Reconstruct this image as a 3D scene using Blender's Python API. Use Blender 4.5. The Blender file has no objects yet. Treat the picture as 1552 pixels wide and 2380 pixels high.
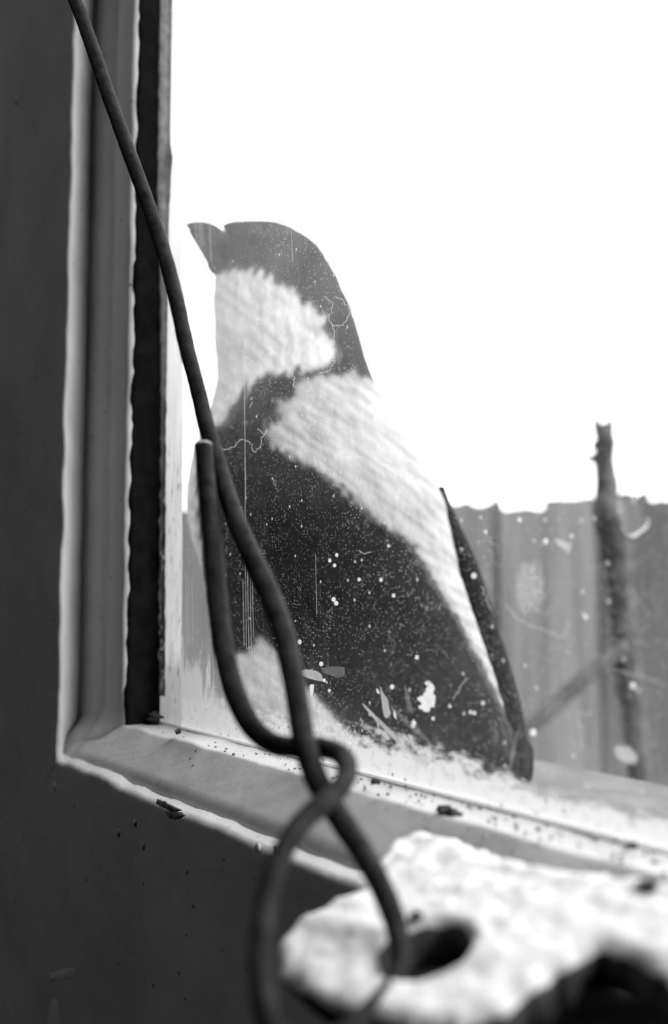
import bpy, bmesh, math, random
import numpy as np
from mathutils import Vector, Matrix, noise, geometry

random.seed(7)
rng = np.random.default_rng(7)
SC = bpy.context.scene
COL = SC.collection

# ------------------------------------------------------------------ camera
F = 2200.0                               # focal length in pixels of the 1552 x 2380 frame
HOR = 1370.0                             # the horizon's row
PITCH = math.atan((HOR - 1190.0) / F)
CAM = Vector((0.0, 0.0, 1.4))
cd = bpy.data.cameras.new('camera')
cd.sensor_fit = 'AUTO'
cd.sensor_width = 36.0
cd.lens = F / 2380.0 * 36.0
cd.clip_start = 0.01
cd.clip_end = 200
cd.dof.use_dof = True
cd.dof.focus_distance = 0.262
cd.dof.aperture_fstop = 8.5
cam = bpy.data.objects.new('camera', cd)
COL.objects.link(cam)
cam.location = CAM
cam.rotation_euler = (math.radians(90) + PITCH, 0, 0)
SC.camera = cam

# ------------------------------------------------------------------ light and exposure
SKY = 3.0
w = bpy.data.worlds.new('overcast_sky')
SC.world = w
w.use_nodes = True
bg = w.node_tree.nodes['Background']
bg.inputs['Color'].default_value = (1, 1, 1, 1)
bg.inputs['Strength'].default_value = SKY
SC.view_settings.view_transform = 'Standard'
SC.view_settings.look = 'None'
SC.view_settings.exposure = 0.0
SC.view_settings.gamma = 1.0
SC.view_settings.use_curve_mapping = False
# a hazy sun, high to the right beyond the pane
sd = bpy.data.lights.new('hazy_sun', 'SUN')
sd.energy = 2.3
sd.angle = math.radians(22)
sun = bpy.data.objects.new('hazy_sun', sd)
COL.objects.link(sun)
sun.rotation_euler = Vector((0.80, -0.60, 1.0)).to_track_quat('Z', 'Y').to_euler()
# unseen fill light added to brighten the casing, up behind to the left
ld = bpy.data.lights.new('fill_light', 'AREA')
ld.shape = 'DISK'
ld.size = 0.22
ld.energy = 1.5
fill_light = bpy.data.objects.new('fill_light', ld)
COL.objects.link(fill_light)
SC.cycles.use_denoising = True
SC.cycles.max_bounces = 10
SC.cycles.transparent_max_bounces = 16

# ------------------------------------------------------------------ space helpers
def ray(px, py):
    x = (px - 776.0) / F
    y = (1190.0 - py) / F
    return Vector((x, math.cos(PITCH) - y * math.sin(PITCH), math.sin(PITCH) + y * math.cos(PITCH)))

def at(px, py, Y):
    """The point seen at a pixel, Y metres in front of the camera."""
    d = ray(px, py)
    return CAM + d * (Y / d.y)

_t = ray(-834, HOR)
AL = math.atan(-_t.x / _t.y)
U = Vector((-math.sin(AL), math.cos(AL), 0))      # along the window, away from the camera
N = Vector((math.cos(AL), math.sin(AL), 0))       # out of the room
D0 = 0.25
O = CAM + Vector((0, D0, 0))
EX = -U
# the window's own frame: x along the glass, y out of the room, z up
WIN = Matrix(((EX.x, N.x, 0, O.x), (EX.y, N.y, 0, O.y), (EX.z, N.z, 1, O.z), (0, 0, 0, 1)))

def loc(px, py, wi=0.0):
    """(along, up) on the plane wi metres inside the glass."""
    d = ray(px, py)
    t = ((O - wi * N - CAM).dot(N)) / d.dot(N)
    P = CAM + d * t - O
    return P.dot(EX), P.z

def proj(P):
    P = Vector(P) - CAM
    fw = P.y * math.cos(PITCH) + P.z * math.sin(PITCH)
    up = P.z * math.cos(PITCH) - P.y * math.sin(PITCH)
    return 776 + F * P.x / fw, 1190 - F * up / fw

def on_plane(px, py, p0, nrm):
    d = ray(px, py)
    t = (p0 - CAM).dot(nrm) / d.dot(nrm)
    return CAM + d * t

def loc_a(px, py, a):
    """(inward, up) on the upright plane across the glass at a along it"""
    d = ray(px, py)
    t = (O + a * EX - CAM).dot(EX) / d.dot(EX)
    P = CAM + d * t - O
    return -P.dot(N), P.z

def nz(x, y=0.0, z=0.0):
    return noise.noise((x, y, z))

def fbm(x, y=0.0, z=0.0, o=4):
    return noise.fractal((x, y, z), 1.0, 2.0, o)

def pip(poly, X, Y):
    """vectorised point in polygon"""
    X = np.asarray(X, float); Y = np.asarray(Y, float)
    ins = np.zeros(X.shape, bool)
    n = len(poly)
    for i in range(n):
        x0, y0 = poly[i]; x1, y1 = poly[(i + 1) % n]
        if y0 == y1:
            continue
        c = ((y0 > Y) != (y1 > Y)) & (X < (x1 - x0) * (Y - y0) / (y1 - y0) + x0)
        ins ^= c
    return ins

# ------------------------------------------------------------------ object helpers
def obj(name, verts, faces, mat=None, parent=None, smooth=True, mw=None):
    me = bpy.data.meshes.new(name)
    me.from_pydata([tuple(v) for v in verts], [], faces)
    me.update()
    if smooth:
        for p in me.polygons:
            p.use_smooth = True
    o = bpy.data.objects.new(name, me)
    COL.objects.link(o)
    if mat:
        me.materials.append(mat)
    if parent:
        o.parent = parent
    elif mw is not None:
        o.matrix_world = mw
    return o

def fix_normals(o):
    bm = bmesh.new()
    bm.from_mesh(o.data)
    bmesh.ops.recalc_face_normals(bm, faces=bm.faces)
    bm.to_mesh(o.data)
    bm.free()
    return o

def empty(name, mw):
    o = bpy.data.objects.new(name, None)
    o.empty_display_size = 0.02
    COL.objects.link(o)
    o.matrix_world = mw
    return o

def tag(o, label=None, cat=None, group=None, kind=None):
    if label: o['label'] = label
    if cat: o['category'] = cat
    if group: o['group'] = group
    if kind: o['kind'] = kind
    return o

def box(x0, x1, y0, y1, z0, z1):
    v = [(x, y, z) for x in (x0, x1) for y in (y0, y1) for z in (z0, z1)]
    f = [(0, 1, 3, 2), (4, 6, 7, 5), (0, 4, 5, 1), (2, 3, 7, 6), (0, 2, 6, 4), (1, 5, 7, 3)]
    return v, f

def boxes(lst):
    V, FC = [], []
    for b in lst:
        v, f = box(*b)
        k = len(V)
        V += v
        FC += [tuple(i + k for i in q) for q in f]
    return V, FC

def catmull(pts, n):
    P = np.array(pts, float)
    P = np.vstack([2 * P[0] - P[1], P, 2 * P[-1] - P[-2]])
    out = []
    for i in range(1, len(P) - 2):
        for k in range(n):
            t = k / n
            a, b, c, d = P[i - 1], P[i], P[i + 1], P[i + 2]
            out.append(0.5 * (2 * b + (c - a) * t + (2 * a - 5 * b + 4 * c - d) * t * t + (3 * b - a - 3 * c + d) * t ** 3))
    out.append(P[-2])
    return np.array(out)

def tube(path, rad, seg=16, rough=0.0, fr=300.0, cap=True):
    """verts and faces of a tube along path (n x 3) with a radius at each point"""
    path = np.array(path, float)
    n = len(path)
    T = np.gradient(path, axis=0)
    T /= np.linalg.norm(T, axis=1)[:, None]
    nrm = np.cross(T[0], (0.3, 0.8, 0.1)); nrm /= np.linalg.norm(nrm)
    V, FC = [], []
    for i in range(n):
        nrm = nrm - T[i] * nrm.dot(T[i]); nrm /= np.linalg.norm(nrm)
        b = np.cross(T[i], nrm)
        for k in range(seg):
            a = 2 * math.pi * k / seg
            d = nrm * math.cos(a) + b * math.sin(a)
            r = rad[i]
            if rough:
                q = path[i] + d * r
                r *= 1 + rough * fbm(q[0] * fr, q[1] * fr, q[2] * fr, 3)
            V.append(path[i] + d * r)
    for i in range(n - 1):
        for k in range(seg):
            k2 = (k + 1) % seg
            FC.append((i * seg + k, i * seg + k2, (i + 1) * seg + k2, (i + 1) * seg + k))
    if cap:
        FC.append(tuple(range(seg))[::-1])
        FC.append(tuple((n - 1) * seg + k for k in range(seg)))
    return V, FC

def lump(c, r, seed, sq=(1, 1, 1), sub=3, amp=0.45):
    bm = bmesh.new()
    bmesh.ops.create_icosphere(bm, subdivisions=sub, radius=1.0)
    V = []
    for v in bm.verts:
        p = v.co
        k = 1 + amp * fbm(p.x * 1.3 + seed * 7.1, p.y * 1.3, p.z * 1.3 + seed * 3.3, 4)
        V.append(Vector((p.x * sq[0], p.y * sq[1], p.z * sq[2])) * (r * k) + Vector(c))
    FC = [tuple(v.index for v in f.verts) for f in bm.faces]
    bm.free()
    return V, FC

# ------------------------------------------------------------------ material helpers
class NT:
    def __init__(self, name):
        self.m = bpy.data.materials.new(name)
        self.m.use_nodes = True
        self.t = self.m.node_tree
        self.t.nodes.clear()
        self.out = self.t.nodes.new('ShaderNodeOutputMaterial')
    def n(self, typ, **kw):
        x = self.t.nodes.new(typ)
        for k, v in kw.items():
            setattr(x, k, v)
        return x
    def l(self, a, b):
        self.t.links.new(a, b)
    def put(self, sock, v):
        if isinstance(v, (int, float)):
            sock.default_value = v
        elif isinstance(v, (tuple, list)):
            sock.default_value = v
        else:
            self.l(v, sock)
    def math(self, op, a, b=0.0, c=None, clamp=False):
        x = self.n('ShaderNodeMath', operation=op)
        x.use_clamp = clamp
        self.put(x.inputs[0], a)
        self.put(x.inputs[1], b)
        if c is not None:
            self.put(x.inputs[2], c)
        return x.outputs[0]
    def coord(self, scale=(1, 1, 1), rot=(0, 0, 0), off=(0, 0, 0)):
        tc = self.n('ShaderNodeTexCoord')
        mp = self.n('ShaderNodeMapping')
        mp.inputs['Scale'].default_value = scale
        mp.inputs['Rotation'].default_value = rot
        mp.inputs['Location'].default_value = off
        self.l(tc.outputs['Object'], mp.inputs['Vector'])
        return mp.outputs[0]
    def noise(self, scale, detail=3.0, rough=0.55, vec=None, dist=0.0):
        x = self.n('ShaderNodeTexNoise')
        x.inputs['Scale'].default_value = scale
        x.inputs['Detail'].default_value = detail
        x.inputs['Roughness'].default_value = rough
        x.inputs['Distortion'].default_value = dist
        self.l(vec if vec is not None else self.coord(), x.inputs['Vector'])
        return x.outputs[0]
    def voro(self, scale, vec=None, rand=1.0):
        x = self.n('ShaderNodeTexVoronoi')
        x.inputs['Scale'].default_value = scale
        x.inputs['Randomness'].default_value = rand
        self.l(vec if vec is not None else self.coord(), x.inputs['Vector'])
        return x
    def ramp(self, v, a, b, lo=0.0, hi=1.0, smooth=True):
        x = self.n('ShaderNodeMapRange')
        x.interpolation_type = 'SMOOTHSTEP' if smooth else 'LINEAR'
        self.put(x.inputs[0], v)
        for i, q in zip((1, 2, 3, 4), (a, b, lo, hi)):
            self.put(x.inputs[i], q)
        return x.outputs[0]
    def grey(self, v):
        x = self.n('ShaderNodeCombineColor')
        for i in range(3):
            self.put(x.inputs[i], v)
        return x.outputs[0]
    def bump(self, h, strength=0.5, dist=0.001, chain=None):
        x = self.n('ShaderNodeBump')
        x.inputs['Strength'].default_value = strength
        x.inputs['Distance'].default_value = dist
        self.l(h, x.inputs['Height'])
        if chain is not None:
            self.l(chain, x.inputs['Normal'])
        return x.outputs[0]
    def bsdf(self, base, rough=0.5, normal=None, spec=0.5):
        x = self.n('ShaderNodeBsdfPrincipled')
        if isinstance(base, (int, float)):
            x.inputs['Base Color'].default_value = (base, base, base, 1)
        else:
            self.l(base, x.inputs['Base Color'])
        self.put(x.inputs['Roughness'], rough)
        x.inputs['Specular IOR Level'].default_value = spec
        if normal is not None:
            self.l(normal, x.inputs['Normal'])
        self.l(x.outputs[0], self.out.inputs[0])
        return x

def mat_plain(name, base, rough=0.6, var=0.15, scale=60.0, bscale=200.0, bstr=0.3, bdist=0.0006, spec=0.4):
    m = NT(name)
    nv = m.noise(scale, 4)
    c = m.grey(m.ramp(nv, 0.3, 0.7, base * (1 - var), base * (1 + var)))
    m.bsdf(c, rough, m.bump(m.noise(bscale, 4), bstr, bdist), spec)
    return m.m

def mat_paint(name, base, rough=0.38, specks=True, spec=0.35):
    """old brush-painted wood: broad brush ridges, small dark pits and fly specks"""
    m = NT(name)
    var = m.ramp(m.noise(18, 4), 0.3, 0.7, base * 0.86, base * 1.08)
    if specks:
        v = m.voro(260)
        dot = m.math('LESS_THAN', v.outputs['Distance'], 0.16)
        sel = m.n('ShaderNodeSeparateColor'); m.l(v.outputs['Color'], sel.inputs[0])
        dot = m.math('MULTIPLY', dot, m.math('GREATER_THAN', sel.outputs[0], 0.90))
        var = m.math('MULTIPLY', var, m.math('SUBTRACT', 1.0, m.math('MULTIPLY', dot, 0.75)))
        gr = m.ramp(m.noise(480, 5, 0.6), 0.62, 0.74, 1.0, 0.62)
        var = m.math('MULTIPLY', var, gr)
    b1 = m.bump(m.noise(1.0, 3, 0.5, m.coord((150, 150, 14))), 0.35, 0.0007)
    b2 = m.bump(m.noise(70, 4), 0.35, 0.0012, b1)
    m.bsdf(m.grey(var), rough, b2, spec)
    return m.m

M_CASING = mat_paint('cream_painted_casing', 0.70)
M_SASH = mat_paint('cream_painted_sash', 0.70)
M_BEAD = mat_plain('black_bead', 0.008, 0.7, 0.4, 200, 300, 0.3, 0.0004, 0.05)
M_WALL = mat_plain('room_plaster', 0.06, 0.8, 0.08, 8, 40, 0.2, 0.002)
M_CEIL = mat_plain('ceiling_paint', 0.30, 0.8, 0.08, 8, 40, 0.2, 0.002)
M_FLOOR = mat_plain('floor_boards', 0.03, 0.6, 0.3, 6, 40, 0.2, 0.002)
M_SILL = mat_plain('stone_sill', 0.13, 0.85, 0.25, 50, 300, 0.5, 0.0008)
M_DIRT = mat_plain('dark_dirt', 0.07, 0.95, 0.6, 500, 900, 0.8, 0.0005, 0.1)
M_BARE = mat_plain('bare_weathered_wood', 0.30, 0.85, 0.5, 400, 900, 0.8, 0.0005, 0.1)
M_GROUND = mat_plain('yard_ground', 0.25, 0.95, 0.4, 3, 30, 0.5, 0.02)
M_STAKE = mat_plain('stake_wood', 0.10, 0.9, 0.4, 40, 120, 0.8, 0.002, 0.1)

# ------------------------------------------------------------------ the room and the yard
W1, W2 = 0.028, 0.0134                    # casing face and sash face, inward of the glass
AG = loc(378, 1300, 0)[0]                 # glass edge, left
A2 = AG - 0.0012                          # sash edge above it
A1 = loc(142, 1300, W1)[0]                # casing edge
ZG = loc(776, 1778, 0)[1]
Z2 = loc(600, 1775, W2)[1]
Z1 = loc(500, 1916, W1)[1]
AR, ZT = 0.46, 0.56                       # right and top edges of the glass, out of frame
RX0, RX1, RY0, RZ0, RZ1 = -1.6, 2.2, -3.2, -1.4, 1.3
WT = 0.16
OX0, OX1, OZ0, OZ1 = -0.20, 0.56, -0.125, 0.66

def structure(name, V, FC, mat, smooth=False):
    o = obj(name, V, FC, mat, None, smooth, WIN)
    return tag(o, kind='structure')

structure('wall_front', *boxes([
    (RX0 - .1, OX0, -0.018, -0.002, RZ0, RZ1), (OX1, RX1 + .1, -0.018, -0.002, RZ0, RZ1),
    (OX0, OX1, -0.018, -0.002, RZ0, OZ0), (OX0, OX1, -0.018, -0.002, OZ1, RZ1)]), M_WALL)
structure('wall_left', *box(RX0 - .1, RX0, RY0, -0.002, RZ0, RZ1), M_WALL)
structure('wall_right', *box(RX1, RX1 + .1, RY0, -0.002, RZ0, RZ1), M_WALL)
structure('wall_back', *box(RX0, RX1, RY0 - .1, RY0, RZ0, RZ1), M_WALL)
structure('floor', *box(RX0 - .1, RX1 + .1, RY0 - .1, -.002, RZ0 - .1, RZ0), M_FLOOR)
structure('ceiling', *box(RX0 - .1, RX1 + .1, RY0 - .1, -.002, RZ1, RZ1 + .1), M_CEIL)
structure('ground', *box(-12, 9, -.002, 14, RZ0 - .1, RZ0), M_GROUND)
LP = WIN @ Vector((-0.55, -0.85, 1.0))
fill_light.location = LP
fill_light.rotation_euler = (LP - (WIN @ Vector((-.2, 0, .1)))).to_track_quat('Z', 'Y').to_euler()

# ------------------------------------------------------------------ the window: casing, sash, bead, glass
win = tag(empty('window_1', WIN), kind='structure',
          label='old painted window with a dirty pane, seen at a slant')

def ring_frame(name, prof, mat, parent, amp=0.0004, nx=240, nz_=240, seed=0.0):
    """a mitred frame: prof lists (left a, bottom z, right a, top z, inward w at the left, at the bottom, wobble)"""
    V, FC = [], []
    per = None
    for (al, zb, ar, zt, wl, wb, wob) in prof:
        pts = []
        for k in range(nx):                # bottom, left to right
            t = (k / nx) ** 1.6
            pts.append((al + (ar - al) * t, zb, 0, 1, wb))
        for k in range(20):
            t = k / 20
            pts.append((ar, zb + (zt - zb) * t, 1, 0, wb + (wl - wb) * min(1, t * 10)))
        for k in range(20):
            pts.append((ar + (al - ar) * k / 20, zt, 0, 1, wl))
        for k in range(nz_):               # left, top to bottom
            z = zb + (zt - zb) * (1 - k / nz_) ** 1.5
            t = min(1.0, max(0.0, (z - zb) / 0.012)); t = t * t * (3 - 2 * t)
            pts.append((al, z, 1, 0, wb + (wl - wb) * t))
        per = len(pts)
        for (a, z, sa, sz, wi) in pts:
            q = wob * amp
            d1 = fbm(a * 55 + seed, z * 55, 3.1, 4) * q * 1.6
            d2 = fbm(a * 55 + seed, z * 55, 9.7, 4) * q
            V.append((a + d1 * sa, -wi + d2 * 0.8, z + d1 * sz))
    for i in range(len(prof) - 1):
        for k in range(per):
            k2 = (k + 1) % per
            FC.append((i * per + k, i * per + k2, (i + 1) * per + k2, (i + 1) * per + k))
    return fix_normals(obj(name, V, FC, mat, parent))

def prof_pt(a, z, wl, wb, wob):
    return (a, z, AR + .02 + (A1 - a), ZT + .02 + (A1 - a), wl, wb, wob)
P1A, P1W = loc(170, 1300, .0215)[0], .0215
P2A, P2W = loc(190, 1300, .0145)[0], .0145
SHW = W1 - .0044                          # back of the narrow ledge at the bottom
casing_prof = [(-0.33, -0.26, .62, .70, -0.001, -0.001, 0), (-0.33, -0.26, .62, .70, W1, W1, 0)]
for q in (0.10, 0.05, 0.02, 0.010, 0.005):
    casing_prof.append(prof_pt(A1 - q, Z1 - q, W1, W1, .6))
for k in range(7):                         # the brush-rounded edge
    t = math.pi / 2 * k / 6
    r_, rb = .0012, .0022
    casing_prof.append(prof_pt(A1 - r_ * (1 - math.sin(t)), Z1 - rb * (1 - math.sin(t)), W1 - r_ * (1 - math.cos(t)), W1 - rb * (1 - math.cos(t)), 1.0))
casing_prof += [prof_pt(P1A, Z1 + .0003, P1W, SHW, 1.0), prof_pt(P2A, Z1 + .0004, P2W, SHW - .001, .5), prof_pt(P2A, Z1 - .001, W2 - .004, SHW - .002, 0)]
casing = ring_frame('casing', casing_prof, M_CASING, win, 0.0006, seed=1.7)

def sash_pt(a, z, wl, wb, wob):
    return (a, z, AR + (A2 - a), ZT + (A2 - a), wl, wb, wob)
sash_prof = [sash_pt(P2A - .002, Z1 - .002, W2 - .001, SHW - .002, 0), sash_pt(P2A, Z1 + .0002, P2W - .0003, SHW, .3), *[sash_pt(q[0], Z1 + .0002 + f * (Z2 - .0009 - Z1), q[1], SHW + f * (W2 - .0005 - SHW), .35) for f, q in ((.3, (P2A + .006, W2 + .0003)), (.6, (A2 - .010, W2)), (.93, (A2 - .004, W2 + .0002)))]]
for k in range(7):
    t = math.pi / 2 * k / 6
    r_ = .0018
    tb = math.radians(40 + 50 * k / 6)
    sash_prof.append(sash_pt(A2 - r_ * (1 - math.sin(t)), Z2 - r_ * (1 - math.sin(tb)), W2 + .0004 - r_ * (1 - math.cos(t)), W2 - r_ * (1 - math.cos(tb)), 1.0))
sash_prof += [sash_pt(A2, Z2, 0.006, 0.006, 0.8), sash_pt(A2, Z2 + .0004, -0.001, -0.001, 0.2)]
sash = ring_frame('sash', sash_prof, M_SASH, win, 0.00045, seed=5.2)

# the black bead lining the left reveal of the sash
V, FC = [], []
nb = 220
for k in range(nb + 1):
    z = Z2 - .001 + (ZT - Z2) * (k / nb) ** 1.5
    e = 0.0005 * fbm(z * 120, 4.2)
    for (da, wi) in ((-.0005, W2 - .0012 + 2 * e), (.0004 + e, W2 - .0014 + 2 * e), (.0010 + e, W2 - .0024), (.0013, .004), (.0016, .0004), (-.0005, .0004)):
        V.append((A2 + da, -wi, z))
for k in range(nb):
    for j in range(6):
        j2 = (j + 1) % 6
        FC.append((k * 6 + j, k * 6 + j2, (k + 1) * 6 + j2, (k + 1) * 6 + j))
bead = tag(fix_normals(obj('glazing_bead', V, FC, M_BEAD, win)), 'black strip lining the left side of the pane')

# paint chips on the casing's lower edge: bare wood shows
def chip(pxs, wi, thick, mat, name, parent, jag=0.0, seed=0):
    pts = [loc(x, y, wi) for x, y in pxs]
    P = []
    n = len(pts)
    for i in range(n):
        a, b = pts[i], pts[(i + 1) % n]
        for k in range(6):
            t = k / 6
            x = a[0] + (b[0] - a[0]) * t; z = a[1] + (b[1] - a[1]) * t
            P.append((x + jag * nz(x * 900, z * 900, seed), z + jag * nz(x * 900, z * 900, seed + 9)))
    c = (sum(p[0] for p in P) / len(P), sum(p[1] for p in P) / len(P))
    V = [(c[0], -wi - thick, c[1])] + [(c[0] + (p[0] - c[0]) * .82, -wi - thick, c[1] + (p[1] - c[1]) * .82) for p in P] + [(p[0], -wi + 0.00005, p[1]) for p in P]
    m = len(P)
    FC = [(0, 1 + i, 1 + (i + 1) % m) for i in range(m)] + [(1 + i, 1 + m + i, 1 + m + (i + 1) % m, 1 + (i + 1) % m) for i in range(m)]
    return fix_normals(obj(name, V, FC, mat, parent))

tag(chip([(364, 1856), (383, 1862), (424, 1884), (404, 1889), (374, 1874), (362, 1868)], W1, .0003, M_BARE, 'paint_chip', casing, .0003, 1), 'chip of bare wood')
tag(chip([(383, 1884), (420, 1888), (430, 1896), (408, 1906), (388, 1900)], W1 + .0001, .0002, M_BARE, 'paint_chip', casing, .0003, 2), 'chip of bare wood')
M_DRIP = mat_paint('paint_run', 0.92, 0.3, False)
for q in ([(115, 2262), (150, 2252), (176, 2248), (172, 2272), (140, 2282), (112, 2280)],
          [(122, 2312), (136, 2330), (142, 2380), (140, 2420), (106, 2420), (112, 2350)]):
    chip(q, W1, .0001, M_DRIP, 'paint_run', casing, .0004, 4)
for (x, y, s) in ((128, 1828, 9), (275, 1935, 7), (313, 1912, 6), (333, 1966, 6), (333, 2050, 4), (600, 1972, 9), (640, 1975, 7), (40, 235, 10), (18, 320, 8)):
    a, z = loc(x, y, W1)
    r = s / F * .3
    V, FC = lump((a, -W1, z), r, x, (1, .45, 1.2), 2)
    obj('paint_blister', V, FC, M_CASING, casing)

# ------------------------------------------------------------------ the dirty glass
g = NT('dirty_glass')
tc = g.n('ShaderNodeTexCoord')
sp = g.n('ShaderNodeSeparateXYZ')
g.l(tc.outputs['Object'], sp.inputs[0])
GX, GZ = sp.outputs[0], sp.outputs[2]
def gz(py, px=700): return loc(px, py)[1]
def gx(px, py=1400): return loc(px, py)[0]
nlow = g.noise(45, 4, 0.6)
# a dust film; sky haze painted in as thickening towards the top
cr = g.n('ShaderNodeValToRGB')
zlo, zhi = ZG, gz(300)
g.l(g.ramp(GZ, zlo, zhi, 0, 1, False), cr.inputs[0])
els = cr.color_ramp.elements
stops = [(gz(1770), .06), (gz(1600), .022), (gz(1400), .003), (gz(1200), .006), (gz(1000), .020), (gz(800), .095), (gz(560), .135)]
while len(els) < len(stops):
    els.new(0.5)
for e, (z, v) in zip(els, stops):
    e.position = (z - zlo) / (zhi - zlo)
    e.color = (v, v, v, 1)
film = g.math('MULTIPLY', cr.outputs[0], g.ramp(nlow, 0.3, 0.7, 0.75, 1.25))
# fine grains
cmb = g.n('ShaderNodeCombineXYZ'); g.l(GX, cmb.inputs[0]); g.l(GZ, cmb.inputs[1])
def voro2(scale):
    x = g.n('ShaderNodeTexVoronoi'); x.voronoi_dimensions = '2D'
    x.inputs['Scale'].default_value = scale
    g.l(cmb.outputs[0], x.inputs['Vector'])
    return x
v1 = voro2(1300)
s1 = g.n('ShaderNodeSeparateColor'); g.l(v1.outputs['Color'], s1.inputs[0])
dots = g.math('MULTIPLY', g.ramp(v1.outputs['Distance'], .14, .32, 1, 0), g.math('MULTIPLY', g.math('GREATER_THAN', s1.outputs[0], .62), s1.outputs[1]))
dots = g.math('MULTIPLY', dots, g.ramp(g.noise(60, 3), .30, .70, .26, .60))
v2 = voro2(330)
s2 = g.n('ShaderNodeSeparateColor'); g.l(v2.outputs['Color'], s2.inputs[0])
dots2 = g.math('MULTIPLY', g.ramp(v2.outputs['Distance'], .10, .17, 1, 0), g.math('MULTIPLY', g.math('GREATER_THAN', s2.outputs[0], .93), .6))
# curled lint and the outlines of old flakes
nf = g.noise(420, 2, .5, None, 1.2)
lint = g.math('MULTIPLY', g.ramp(g.math('ABSOLUTE', g.math('SUBTRACT', nf, .5)), .006, .018, 1, 0), g.ramp(g.noise(150, 2), .58, .68, 0, .42))
# slanting wipe marks
wv = g.noise(1.0, 3, .6, g.coord((900, 1, 60), (0, math.radians(35), 0)))
wipe = g.math('MULTIPLY', g.ramp(wv, .60, .75, 0, .10), g.ramp(g.noise(25, 2), .45, .65, 0, 1))
# caked dirt along the bottom of the pane, deeper at the left corner
nedge = g.noise(1.0, 6, .68, g.coord((160, 1, 340), (0, math.radians(-14), 0)))
hgt = g.ramp(GX, AG, gx(640, 1700), .0150, .0105)
hgt2 = g.ramp(GX, gx(1000, 1800), gx(1300, 1850), 1.0, .55)
hgt = g.math('MULTIPLY', hgt, hgt2)
up = g.math('SUBTRACT', GZ, ZG)
rel = g.math('DIVIDE', up, hgt)
rel = g.math('ADD', rel, g.math('MULTIPLY', g.math('SUBTRACT', nedge, .5), 2.2))
caked = g.math('MULTIPLY', g.ramp(rel, .5, 1.15, .97, 0), g.ramp(g.noise(330, 6, .7), .30, .52, .70, 1.0))
sd_ = voro2(420); sdc = g.n('ShaderNodeSeparateColor'); g.l(sd_.outputs['Color'], sdc.inputs[0])
grit_ = g.math('MULTIPLY', g.math('MULTIPLY', g.ramp(sd_.outputs['Distance'], .10, .2, 1, 0), g.math('GREATER_THAN', sdc.outputs[0], .90)), g.ramp(rel, .4, .9, 1, 0))
# upright brush streaks in the lower left corner
nst = g.noise(1.0, 5, .6, g.coord((520, 1, 60), (0, math.radians(8), 0)))
reg = g.math('MULTIPLY', g.ramp(GX, gx(440, 1600), gx(545, 1600), 1, 0), g.ramp(GZ, gz(1640, 440), gz(1430, 440), 1, 0))
streak = g.math('MULTIPLY', g.ramp(g.math('ADD', nst, g.math('MULTIPLY', reg, .38)), .62, .74, 0, .82), g.math('GREATER_THAN', reg, .01))
# a grainy dried splash to the right
cxs, czs = loc(1232, 1365)
ex = g.math('DIVIDE', g.math('SUBTRACT', GX, cxs), .0042)
ez = g.math('DIVIDE', g.math('SUBTRACT', GZ, czs), .0058)
rr = g.math('SQRT', g.math('ADD', g.math('MULTIPLY', ex, ex), g.math('MULTIPLY', ez, ez)))
spl = g.math('MULTIPLY', g.ramp(g.math('ADD', rr, g.math('SUBTRACT', g.noise(400, 3), .5)), .7, 1.1, 1, 0), g.ramp(g.noise(1500, 4, .7), .42, .62, .05, .6))
tot = film
tot = g.math('ADD', tot, dots)
for x in (dots2, lint, wipe, caked, streak, spl):
    tot = g.math('MAXIMUM', tot, x)
tot = g.math('MINIMUM', g.math('ADD', tot, g.math('MULTIPLY', film, .35)), .98)
tr = g.n('ShaderNodeBsdfTransparent')
gl = g.n('ShaderNodeBsdfGlossy'); gl.inputs['Roughness'].default_value = .02
fr = g.n('ShaderNodeFresnel'); fr.inputs[0].default_value = 1.3
mx0 = g.n('ShaderNodeMixShader')
g.l(g.math('MULTIPLY', fr.outputs[0], .7), mx0.inputs[0]); g.l(tr.outputs[0], mx0.inputs[1]); g.l(gl.outputs[0], mx0.inputs[2])
dcol = g.grey(g.math('SUBTRACT', .60, g.math('MULTIPLY', grit_, .45)))
tl = g.n('ShaderNodeBsdfTranslucent'); g.l(dcol, tl.inputs[0])
df = g.n('ShaderNodeBsdfDiffuse'); df.inputs[0].default_value = (.60, .60, .60, 1)
mxd = g.n('ShaderNodeMixShader'); mxd.inputs[0].default_value = .25
g.l(tl.outputs[0], mxd.inputs[1]); g.l(df.outputs[0], mxd.inputs[2])
mx1 = g.n('ShaderNodeMixShader')
g.l(tot, mx1.inputs[0]); g.l(mx0.outputs[0], mx1.inputs[1]); g.l(mxd.outputs[0], mx1.inputs[2])
g.l(mx1.outputs[0], g.out.inputs[0])
pane = obj('glass_pane', [(AG - .004, 0, ZG - .004), (AR + .004, 0, ZG - .004), (AR + .004, 0, ZT + .004), (AG - .004, 0, ZT + .004)], [(0, 1, 2, 3)], g.m, win, False)
tag(pane, 'dusty scratched pane')

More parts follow.
